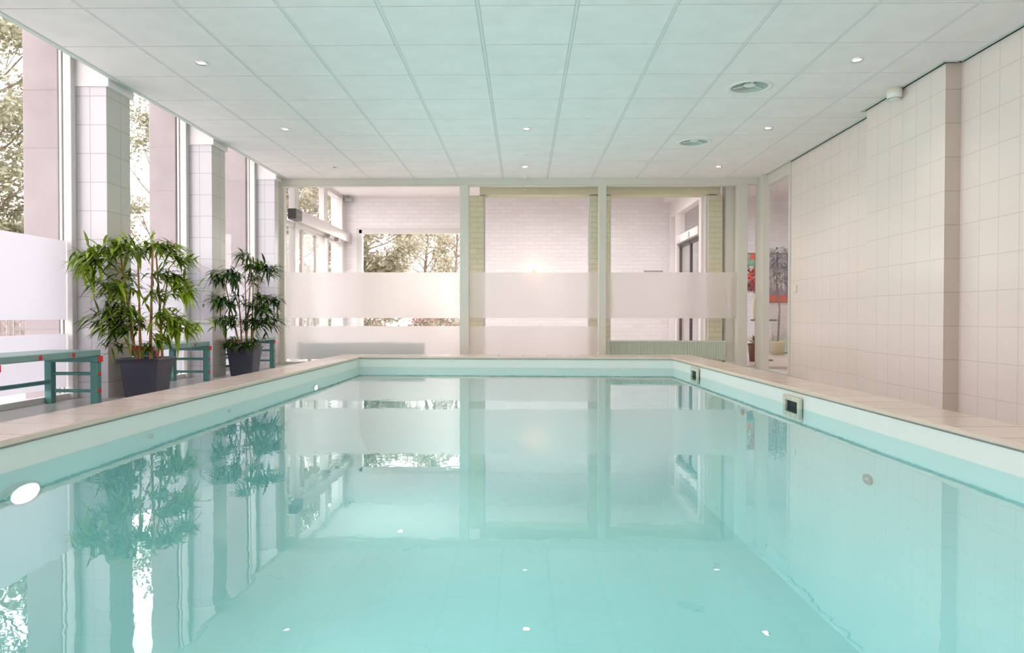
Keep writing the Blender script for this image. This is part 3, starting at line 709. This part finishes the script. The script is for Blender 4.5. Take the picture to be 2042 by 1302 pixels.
def blade(m, p, d, L_, wd, droop, tint, seg=3, fold=.25):
    """one lance-shaped leaf starting at p towards d"""
    d = Vector(d).normalized(); up = Vector((0, 0, 1))
    side = d.cross(up)
    side = side.normalized() if side.length > .05 else Vector((1, 0, 0))
    nrm = side.cross(d).normalized()
    ws = [.25, 1, .75, .0][:seg + 1] if seg == 3 else [.3, .9, 1, .6, 0]
    vs = []; pts = []
    for i in range(seg + 1):
        t = i / seg
        q = Vector(p) + d * (L_ * t) - up * (droop * L_ * t * t)
        pts.append(q); h = ws[i] * wd * .5
        vs += [q - side * h + nrm * h * fold, q, q + side * h + nrm * h * fold]
    o = len(m.v); fs = []
    for i in range(seg):
        a = 3 * i
        fs += [(a, a + 1, a + 4, a + 3), (a + 1, a + 2, a + 5, a + 4)]
    m.add(vs, fs, 0, True)
    m.c += [(tint,) * 3] * len(vs)

t = thing('potted_plant', 'broad leaved plant in a brown pot on the floor beyond the glazed corner', 'potted plant', (3.52, 10.62, -.02))
m = MB(); m.lathe([(.001, 0), (.085, 0), (.11, .25), (.115, .27), (.10, .27), (.098, .24), (.001, .24)], (0, 0, 0), 28); m.build('pot', pbr('brown pot', (.20, .09, .06), .4), t)
m = MB(); m.c = []
for i in range(22):
    a = rnd.random() * 2 * PI; e = rnd.uniform(.3, 1.2)
    blade(m, (0, 0, .25), (math.cos(a) * math.cos(e), math.sin(a) * math.cos(e), math.sin(e)), rnd.uniform(.18, .32), .06, .35, rnd.random())
m.build('foliage', leaf_mat('pale broad leaf', (.25, .25, .14), (.75, .68, .55), .3), t)

t = thing('potted_tree', 'slim leafy indoor tree, stand-in for a reflected plant, standing in front of the violet painting', 'indoor tree', (4.52, 12.45, -.02))  # modelled tree stands in for a plant reflected in the glass
m = MB(); m.lathe([(.001, 0), (.10, 0), (.13, .22), (.135, .24), (.12, .24), (.118, .21), (.001, .21)], (0, 0, 0), 24); m.build('pot', M_vase, t)
m = MB(); m.tube([(0, 0, .2), (.03, 0, .8), (-.02, .02, 1.3), (.0, 0, 1.85)], [.018, .015, .012, .006], 8); m.build('trunk', M_bark, t)
m = MB(); m.c = []
for i in range(170):
    a = rnd.random() * 2 * PI; e = rnd.uniform(-.3, 1.0); q = rnd.uniform(.02, .16); hh = rnd.uniform(1.25, 1.9)
    blade(m, (q * math.cos(a), q * math.sin(a), hh), (math.cos(a) * math.cos(e), math.sin(a) * math.cos(e), math.sin(e)), rnd.uniform(.10, .17), .035, .5, rnd.random())
m.build('foliage', leaf_mat('grey green leaf', (.10, .13, .09), (.36, .38, .33), .25), t)

# ------------------------------------------------------------------ benches
def bench(loc, label):
    t = thing('pool_bench', label, 'bench', loc, 0, 'turquoise poolside benches along the windows')
    LN = 1.13; z0, z1 = .355, .400                     # far end at y = 0, the bench runs towards -y; front rail at x = 0
    xsx = [(-.045, 0), (-.135, -.055), (-.235, -.145), (-.330, -.245), (-.395, -.340)]
    for a, b_ in xsx:
        m = MB(); m.box(a, b_, -LN, 0, z0, z1, 0, .006); sl = m.build('slat', M_benchtop, t)
        m = MB(); m.box(a + .004, b_ - .004, -LN - .006, -LN + .002, z0 + .005, z1 - .004, 0, .002); m.build('end_cap', M_red, sl)
        if b_ == 0:
            for yy in (-.32, -.66, -1.09):
                m = MB(); m.lathe([(.0165, -.002), (.0165, .003), (.001, .004)], (0, yy, (z0 + z1) / 2), 18, 0, 'X'); m.build('bolt_cap', M_red, sl)
    for yy in (-.03, -1.055):
        m = MB(); m.box(-.395, .012, yy - .027, yy + .027, z0 - .046, z0, 0, .004); cb_ = m.build('crossbeam', M_bench, t)
        m = MB(); m.box(.011, .019, yy - .026, yy + .026, z0 - .045, z0 - .001, 0, .003); m.build('end_cap', M_red, cb_)
        for xx in (-.022, -.368):
            m = MB(); m.box(xx - .027, xx + .027, yy - .027, yy + .027, 0, z0 - .046, 0, .004); lg = m.build('leg', M_bench, t)
            if xx > -.1:
                for zz in (.093, .222):
                    m = MB(); m.lathe([(.016, -.001), (.016, .004), (.001, .006)], (xx + .027, yy, zz), 16, 0, 'X'); m.build('bolt_cap', M_red, lg)
        for zz in (.093, .222):
            m = MB(); m.tube([(-.342, yy, zz), (-.048, yy, zz)], .013, 10); m.build('rung', M_bench, t)
    m = MB(); m.tube([(-.368, -1.055, .16), (-.368, .005, .16)], .016, 10); m.lathe([(.014, 0), (.014, .012), (.001, .014)], (-.368, .0, .16), 12, 0, 'Y'); m.build('stretcher', M_bench, t)
    return t
b0 = bench((-3.185, 5.20, 0), 'turquoise slatted bench with red caps nearest the viewer at the left edge')
dup(b0, (-3.185, 7.03, 0), 'turquoise slatted bench with red caps, middle one, between the two potted bamboos')
dup(b0, (-3.175, 8.85, 0), 'turquoise slatted bench with red caps, farthest one, by the glass partition')

# ------------------------------------------------------------------ potted bamboos
def pot_mesh(w0, w1, h):
    """square tapering pot with rounded corners, a collar and a rolled rim"""
    m = MB(); n = 6
    def ring(hw, z, r):
        o = []
        for cx, cy, a0 in ((1, 1, 0), (-1, 1, 90), (-1, -1, 180), (1, -1, 270)):
            for k in range(n):
                a = math.radians(a0 + 90 * k / (n - 1))
                o.append((cx * (hw - r) + r * math.cos(a), cy * (hw - r) + r * math.sin(a), z))
        return o
    prof = [(w0 * .96, 0, .03), (w0, .006, .03), (w0 + (w1 - w0) * .70, h * .72, .03), (w0 + (w1 - w0) * .73, h * .725, .03), (w0 + (w1 - w0) * .78, h * .73, .03),
            (w1, h * .93, .03), (w1 + .014, h * .935, .03), (w1 + .018, h * .965, .03), (w1 + .012, h, .03), (w1 - .006, h, .03), (w1 - .012, h * .9, .03)]
    rings = [ring(*p) for p in prof]; N_ = len(rings[0]); vs = [p for r_ in rings for p in r_]; fs = []
    for i in range(len(rings) - 1):
        for k in range(N_):
            a = i * N_ + k; b_ = i * N_ + (k + 1) % N_; fs.append((a, b_, b_ + N_, a + N_))
    m.add(vs, fs, 0, False); m.add(rings[0], [tuple(range(N_))[::-1]], 0)
    return m, ring(w1 - .010, h * .92, .03)
def bamboo(loc, rz, canes, sprays, label, leafm, canem, seed, lo, hi, potw):
    R_ = random.Random(seed); pil = (5.46, 5.88) if loc[1] < 6.5 else (7.33, 7.74)
    t = thing('potted_bamboo', label, 'potted plant', loc, 0, 'potted artificial bamboos along the windows')
    m, soil = pot_mesh(*potw); po = m.build('pot', M_pot, t); po.rotation_euler = (0, 0, rz)
    m = MB(); m.add(soil, [tuple(range(len(soil)))]); so = m.build('soil', M_soil, t); so.rotation_euler = (0, 0, rz)
    zs = potw[2] * .9
    paths = []
    for (x0, y0, x1, y1, z1, r0) in canes:
        a, b_ = Vector((x0, y0, zs)), Vector((x1, y1, z1)); mid = (a + b_) / 2 + Vector((R_.uniform(-.015, .015), R_.uniform(-.015, .015), 0))
        pts = []; rad = []
        NS = 14
        for i in range(NS + 1):
            u = i / NS; p = a * (1 - u) ** 2 + mid * 2 * u * (1 - u) + b_ * u * u
            pts.append(p); rad.append(r0 * (1 - .5 * u) * (1.22 if i % 3 == 0 else 1))
        m = MB(); m.tube(pts, rad, 8); m.build('cane', canem, t); paths.append(pts)
    m = MB(); m.c = []
    for (sx, sy, sz, size, n, bright) in sprays:
        c_ = Vector((sx, sy, sz))
        # nearest cane carries the spray on a thin twig
        best = min((p for pts in paths for p in pts), key=lambda p: (p - c_).length + abs(p.z - (c_.z - .04)) * .6)
        nv = len(m.v); m.tube([best, (best + c_) / 2 + Vector((0, 0, .03)), c_], [.004, .003, .002], 5, 1)
        m.c += [(0, 0, 0)] * (len(m.v) - nv)
        out = (c_ - best); out.z *= .4
        out = out.normalized() if out.length > .02 else Vector((R_.uniform(-1, 1), R_.uniform(-1, 1), 0)).normalized()
        for k in range(int(n * 3.2)):
            u = R_.random() ** .8
            base = best.lerp(c_, .35 + .65 * u) + Vector((R_.gauss(0, .22), R_.gauss(0, .22), R_.gauss(0, .16))) * size
            d = out * R_.uniform(.2, 1.1) + Vector((R_.uniform(-1, 1), R_.uniform(-1, 1), R_.uniform(-.45, .6)))
            L_ = size * R_.uniform(.7, 1.15)
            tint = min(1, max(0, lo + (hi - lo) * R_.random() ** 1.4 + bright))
            tip = base + d.normalized() * L_
            if any(p.x + loc[0] < -3.53 or (p.x + loc[0] < -3.30 and pil[0] < p.y + loc[1] < pil[1]) for p in (base, tip, (base + tip) / 2)): continue
            if min(base.z, tip.z) < .43 and (tip.y + loc[1] < (5.24 if loc[1] < 6.5 else 7.08) or (tip.y + loc[1] > 7.69 and tip.x + loc[0] < -3.12)): continue
            if tip.z < zs and abs(tip.x) < .17 and abs(tip.y) < .17: continue
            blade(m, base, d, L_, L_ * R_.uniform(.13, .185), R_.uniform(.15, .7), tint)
    m.build('foliage', [leafm, canem], t)
    return t
def loc2(base, pts, yo):
    """picture-plane sketch of the crown turned into metres around the pot, with depth scatter"""
    R_ = random.Random(11 + yo); o = []
    for (x, z, s_, n, br, dy) in pts: o.append((x, dy + R_.uniform(-.06, .06), z, s_, n, br))
    return o
# crown points: x along the window wall, z above the deck, leaf length, leaf count, brightness, depth
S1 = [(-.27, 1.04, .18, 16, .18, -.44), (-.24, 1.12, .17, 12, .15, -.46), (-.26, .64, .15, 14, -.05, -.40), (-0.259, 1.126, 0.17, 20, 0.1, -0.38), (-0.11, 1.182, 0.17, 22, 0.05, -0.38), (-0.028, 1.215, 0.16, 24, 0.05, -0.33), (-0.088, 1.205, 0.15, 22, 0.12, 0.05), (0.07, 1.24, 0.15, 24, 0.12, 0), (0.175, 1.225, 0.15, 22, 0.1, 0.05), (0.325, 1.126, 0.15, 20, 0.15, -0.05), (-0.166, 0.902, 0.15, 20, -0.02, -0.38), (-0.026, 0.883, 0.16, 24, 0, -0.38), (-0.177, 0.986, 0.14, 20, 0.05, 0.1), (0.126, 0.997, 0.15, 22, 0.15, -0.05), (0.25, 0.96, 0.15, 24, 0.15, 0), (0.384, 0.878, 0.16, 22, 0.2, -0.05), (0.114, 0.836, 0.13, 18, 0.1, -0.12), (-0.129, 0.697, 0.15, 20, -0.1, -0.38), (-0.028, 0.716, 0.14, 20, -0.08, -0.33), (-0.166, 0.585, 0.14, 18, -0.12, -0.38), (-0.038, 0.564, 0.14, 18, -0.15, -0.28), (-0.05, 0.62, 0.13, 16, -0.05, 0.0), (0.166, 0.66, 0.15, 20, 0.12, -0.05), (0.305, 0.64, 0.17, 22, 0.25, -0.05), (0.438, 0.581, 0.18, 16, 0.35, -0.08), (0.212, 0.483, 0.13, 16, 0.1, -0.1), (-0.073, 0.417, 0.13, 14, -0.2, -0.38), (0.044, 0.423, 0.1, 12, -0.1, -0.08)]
C1 = [(-.10, .02, -.20, -.03, 1.20, .013), (-.01, -.08, -.06, -.02, 1.16, .011), (.06, -.06, .075, -.04, 1.22, .012), (.10, .05, .06, .04, 1.15, .012), (.07, .03, .16, .05, 1.05, .010)]
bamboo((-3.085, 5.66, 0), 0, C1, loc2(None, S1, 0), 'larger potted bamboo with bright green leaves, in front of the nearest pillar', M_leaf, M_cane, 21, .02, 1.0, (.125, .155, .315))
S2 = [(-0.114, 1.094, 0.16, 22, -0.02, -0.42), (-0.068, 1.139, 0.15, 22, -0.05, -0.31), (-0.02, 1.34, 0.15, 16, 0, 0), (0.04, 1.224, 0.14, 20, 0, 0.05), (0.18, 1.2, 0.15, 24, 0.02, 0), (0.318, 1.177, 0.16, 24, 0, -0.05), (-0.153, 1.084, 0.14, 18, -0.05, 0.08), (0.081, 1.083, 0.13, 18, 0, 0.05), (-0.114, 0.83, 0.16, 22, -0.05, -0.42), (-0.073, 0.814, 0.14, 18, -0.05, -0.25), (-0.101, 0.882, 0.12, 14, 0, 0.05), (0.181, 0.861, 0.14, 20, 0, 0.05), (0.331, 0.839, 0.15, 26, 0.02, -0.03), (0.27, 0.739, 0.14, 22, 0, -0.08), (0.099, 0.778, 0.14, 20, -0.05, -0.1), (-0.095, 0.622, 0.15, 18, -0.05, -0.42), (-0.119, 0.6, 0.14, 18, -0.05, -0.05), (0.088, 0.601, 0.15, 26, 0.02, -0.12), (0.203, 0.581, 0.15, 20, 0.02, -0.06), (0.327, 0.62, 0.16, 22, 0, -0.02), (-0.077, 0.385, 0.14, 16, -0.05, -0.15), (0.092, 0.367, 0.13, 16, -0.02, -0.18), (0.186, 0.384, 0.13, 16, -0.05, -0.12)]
C2 = [(-.03, -.05, -.22, -.04, 1.10, .011), (-.04, .03, -.09, .02, 1.08, .010), (.03, -.04, .015, -.02, 1.15, .010), (.05, .05, .085, .04, 1.12, .010), (.08, -.02, .17, .0, 1.12, .010), (.0, .04, .06, .05, 1.30, .009)]
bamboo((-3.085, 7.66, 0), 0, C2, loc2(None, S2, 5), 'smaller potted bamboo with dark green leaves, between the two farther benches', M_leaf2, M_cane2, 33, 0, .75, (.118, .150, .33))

# ------------------------------------------------------------------ garden outside
g = MB(); g.quad((-40, -12, -.16), (-3.7, -12, -.16), (-3.7, 60, -.16), (-40, 60, -.16)); g.quad((-3.7, 13.3, -.16), (30, 13.3, -.16), (30, 60, -.16), (-3.7, 60, -.16))
struct(g.build('ground', M_ground))
g = MB(); g.box(-6.2, -3.80, -6, 13.2, -.16, -.10); struct(g.build('terrace', M_pave))
def tree(x, y, h, spread, n, label, leafm, seed, low=.25, cl=26, tr=.12, card=.10):
    R_ = random.Random(seed)
    t = thing('tree', label, 'tree', (x, y, -.16), 0, 'trees in the garden outside')
    m = MB(); top = Vector((R_.uniform(-.4, .4), R_.uniform(-.4, .4), h * .92))
    tp = [Vector((0, 0, 0)).lerp(top, u) + Vector((R_.uniform(-.06, .06), R_.uniform(-.06, .06), 0)) * (1 if 0 < u < 1 else 0) for u in (0, .25, .5, .75, 1)]
    m.tube(tp, [tr, tr * .85, tr * .65, tr * .4, tr * .15], 8)
    cs = []
    for i in range(cl):
        u = low + (1 - low) * (i + R_.random()) / cl
        a = R_.random() * 2 * PI; rr = spread * (.35 + .65 * R_.random()) * (1.05 - .55 * abs(u - .5))
        p0_ = Vector((0, 0, 0)).lerp(top, max(.12, u - .08)); c_ = Vector((top.x * u + rr * math.cos(a), top.y * u + rr * math.sin(a), h * u + R_.uniform(0, .3)))
        m.tube([p0_, (p0_ + c_) / 2 + Vector((0, 0, -.08 * rr)), c_], [tr * .28, tr * .18, tr * .06], 5); cs.append(c_)
        for q in range(2):
            c2 = c_ + Vector((R_.uniform(-.6, .6), R_.uniform(-.6, .6), R_.uniform(-.2, .4))) * spread * .35
            m.tube([(p0_ + c_) / 2, c2], [tr * .10, tr * .03], 4); cs.append(c2)
    m.build('trunk', M_bark, t)
    m = MB(); m.c = []
    for k in range(n):
        c_ = R_.choice(cs); p = c_ + Vector((R_.gauss(0, .17), R_.gauss(0, .17), R_.gauss(0, .10))) * spread
        d = Vector((R_.uniform(-1, 1), R_.uniform(-1, 1), R_.uniform(-.6, .8))).normalized(); u_ = d.orthogonal().normalized(); u_.rotate(Matrix.Rotation(R_.random() * 6, 3, d))
        L_ = card * R_.uniform(.6, 1.3); w_ = L_ * .42
        m.add([p - u_ * w_ * .2, p + d * L_ * .5 + u_ * w_ * .5, p + d * L_, p + d * L_ * .5 - u_ * w_ * .5], [(0, 1, 2, 3)])
        m.c += [(R_.random(),) * 3] * 4
    m.build('foliage', leafm, t)
tree(-10.4, 13.2, 6.6, 1.7, 22000, 'dense pine outside the window at the left edge of the picture', M_pine, 1, .12, 40, .12, .13)
tree(-9.9, 18.2, 7.0, 1.2, 4500, 'sparse pine seen between the two nearest concrete pillars', M_pine, 2, .2, 26, .09, .13)
tree(-6.5, 19.3, 7.2, 1.6, 18000, 'tall tree outside seen through the upper entrance glazing', M_pine2, 3, .32, 34, .13, .15)
tree(-5.9, 26.5, 6.4, 1.9, 30000, 'bushy tree outside at the left of the lobby window', M_pine2, 4, .10, 36, .15, .17)
tree(-4.6, 32.5, 6.6, 1.6, 8000, 'light tree outside in the middle of the lobby window', M_pine2, 5, .10, 30, .12, .2)
tree(-2.9, 28.5, 5.4, 1.1, 1300, 'nearly bare tree outside at the right of the lobby window', M_pine2, 6, .2, 34, .09, .17)
def shrub(x, y, r, h, n, label, leafm, seed, bloom=False):
    R_ = random.Random(seed); t = thing('shrub', label, 'shrub', (x, y, -.16), 0, 'shrubs in the garden outside')
    m = MB()
    for i in range(9):
        a = R_.random() * 6.3; m.tube([(0, 0, 0), (r * .4 * math.cos(a), r * .4 * math.sin(a), h * .5), (r * .75 * math.cos(a), r * .75 * math.sin(a), h * .8)], [.03, .02, .008], 5)
    m.build('stem', M_bark, t)
    m = MB(); m.c = []
    for k in range(n):
        a = R_.random() * 6.3; e = math.asin(R_.uniform(-.1, 1)); q = R_.uniform(.8, 1.03)
        p = Vector((r * q * math.cos(a) * math.cos(e), r * q * math.sin(a) * math.cos(e), h * max(.0, q * math.sin(e))))
        d = Vector((R_.uniform(-1, 1), R_.uniform(-1, 1), R_.uniform(-1, 1))).normalized(); u_ = d.orthogonal().normalized(); L_ = .13
        m.add([p - u_ * .02, p + d * L_ * .5 + u_ * .04, p + d * L_, p + d * L_ * .5 - u_ * .04], [(0, 1, 2, 3)]); m.c += [(R_.random() * .5,) * 3] * 4
    m.build('foliage', leafm, t)
    if bloom:
        m = MB()
        for k in range(420):
            a = R_.random() * 6.3; e = math.asin(R_.uniform(.0, 1)); q = 1.04; s_ = R_.uniform(.02, .04)
            p = Vector((r * q * math.cos(a) * math.cos(e), r * q * math.sin(a) * math.cos(e), h * q * math.sin(e)))
            d = Vector((R_.uniform(-1, 1), R_.uniform(-1, 1), R_.uniform(-1, 1))).normalized(); u_ = d.orthogonal().normalized()
            m.add([p - d * s_, p + u_ * s_, p + d * s_, p - u_ * s_], [(0, 1, 2, 3)], k % 3 == 0)
        m.build('blossom', [M_petal, M_white], t)
M_petal = pbr('garden petals', (.45, .07, .09), .6)
shrub(-5.1, 16.2, .62, 2.05, 2600, 'domed dark shrub outside the automatic entrance', M_pine, 8)
shrub(-5.0, 20.9, 1.0, .95, 1800, 'low shrub outside below the lobby window, left one', M_pine2, 9, True)
shrub(-2.7, 21.4, 1.0, .95, 1800, 'low shrub outside below the lobby window, right one', M_pine2, 10, True)
t = thing('garden_fence', 'weathered slatted wooden fence outside the left windows', 'fence', (-7.1, 12.0, -.16))
m = MB(); R_ = random.Random(5)
for k in range(70):
    y = -5.0 + k * .13; m.box(-.01, .01, y, y + .10, .02, .98 + R_.uniform(-.015, .015))
m.build('slats', pbr('weathered wood', (.36, .30, .28), .9, .1, var=.3, vscale=14), t)
m = MB()
for z in (.25, .8): m.box(-.05, -.01, -5.0, 4.1, z, z + .06)
m.build('rail', M_bark, t)

# ------------------------------------------------------------------ light
W = D.worlds.new('sky'); SC.world = W; W.use_nodes = True
nt = W.node_tree; N = nt.nodes; L = nt.links
bg = N['Background']
tc = N.new('ShaderNodeTexCoord'); sp = N.new('ShaderNodeSeparateXYZ'); L.new(tc.outputs['Generated'], sp.inputs[0])
rp = N.new('ShaderNodeValToRGB'); e = rp.color_ramp.elements
e[0].position = .0; e[0].color = (.80, .72, .70, 1); e[1].position = 1; e[1].color = (.86, .88, 1, 1)
k = e.new(.12); k.color = (1, .93, .90, 1); k = e.new(.45); k.color = (.95, .93, .97, 1)
L.new(sp.outputs['Z'], rp.inputs[0]); L.new(rp.outputs[0], bg.inputs[0])
bg.inputs[1].default_value = 4.7

SC.view_settings.view_transform = 'Standard'
SC.view_settings.look = 'None'
SC.view_settings.exposure = 0.0
SC.cycles.max_bounces = 10; SC.cycles.diffuse_bounces = 5; SC.cycles.glossy_bounces = 4
SC.cycles.transmission_bounces = 5; SC.cycles.transparent_max_bounces = 16
SC.cycles.use_adaptive_sampling = True; SC.cycles.adaptive_threshold = .09; SC.cycles.adaptive_min_samples = 20; SC.cycles.use_light_tree = False
SC.cycles.sample_clamp_indirect = 6; SC.cycles.use_denoising = True
SC.cycles.caustics_reflective = True; SC.cycles.blur_glossy = .6

# ------------------------------------------------------------------ camera
cd = D.cameras.new('camera'); cam = D.objects.new('camera', cd); COL.objects.link(cam)
cd.sensor_width = 36; cd.lens = 36 * 1389.4 / 2042; cd.clip_start = .05; cd.clip_end = 300
YAW, PIT, ROL = -.0163, -.0138, .0009
fwd = Vector((math.sin(YAW) * math.cos(PIT), math.cos(YAW) * math.cos(PIT), math.sin(PIT)))
right = Vector((math.cos(YAW), -math.sin(YAW), 0)); up = right.cross(fwd)
r2 = right * math.cos(ROL) + up * math.sin(ROL); u2 = up * math.cos(ROL) - right * math.sin(ROL)
cam.matrix_world = Matrix(((r2.x, u2.x, -fwd.x, 0), (r2.y, u2.y, -fwd.y, 0), (r2.z, u2.z, -fwd.z, .65), (0, 0, 0, 1)))
SC.camera = cam
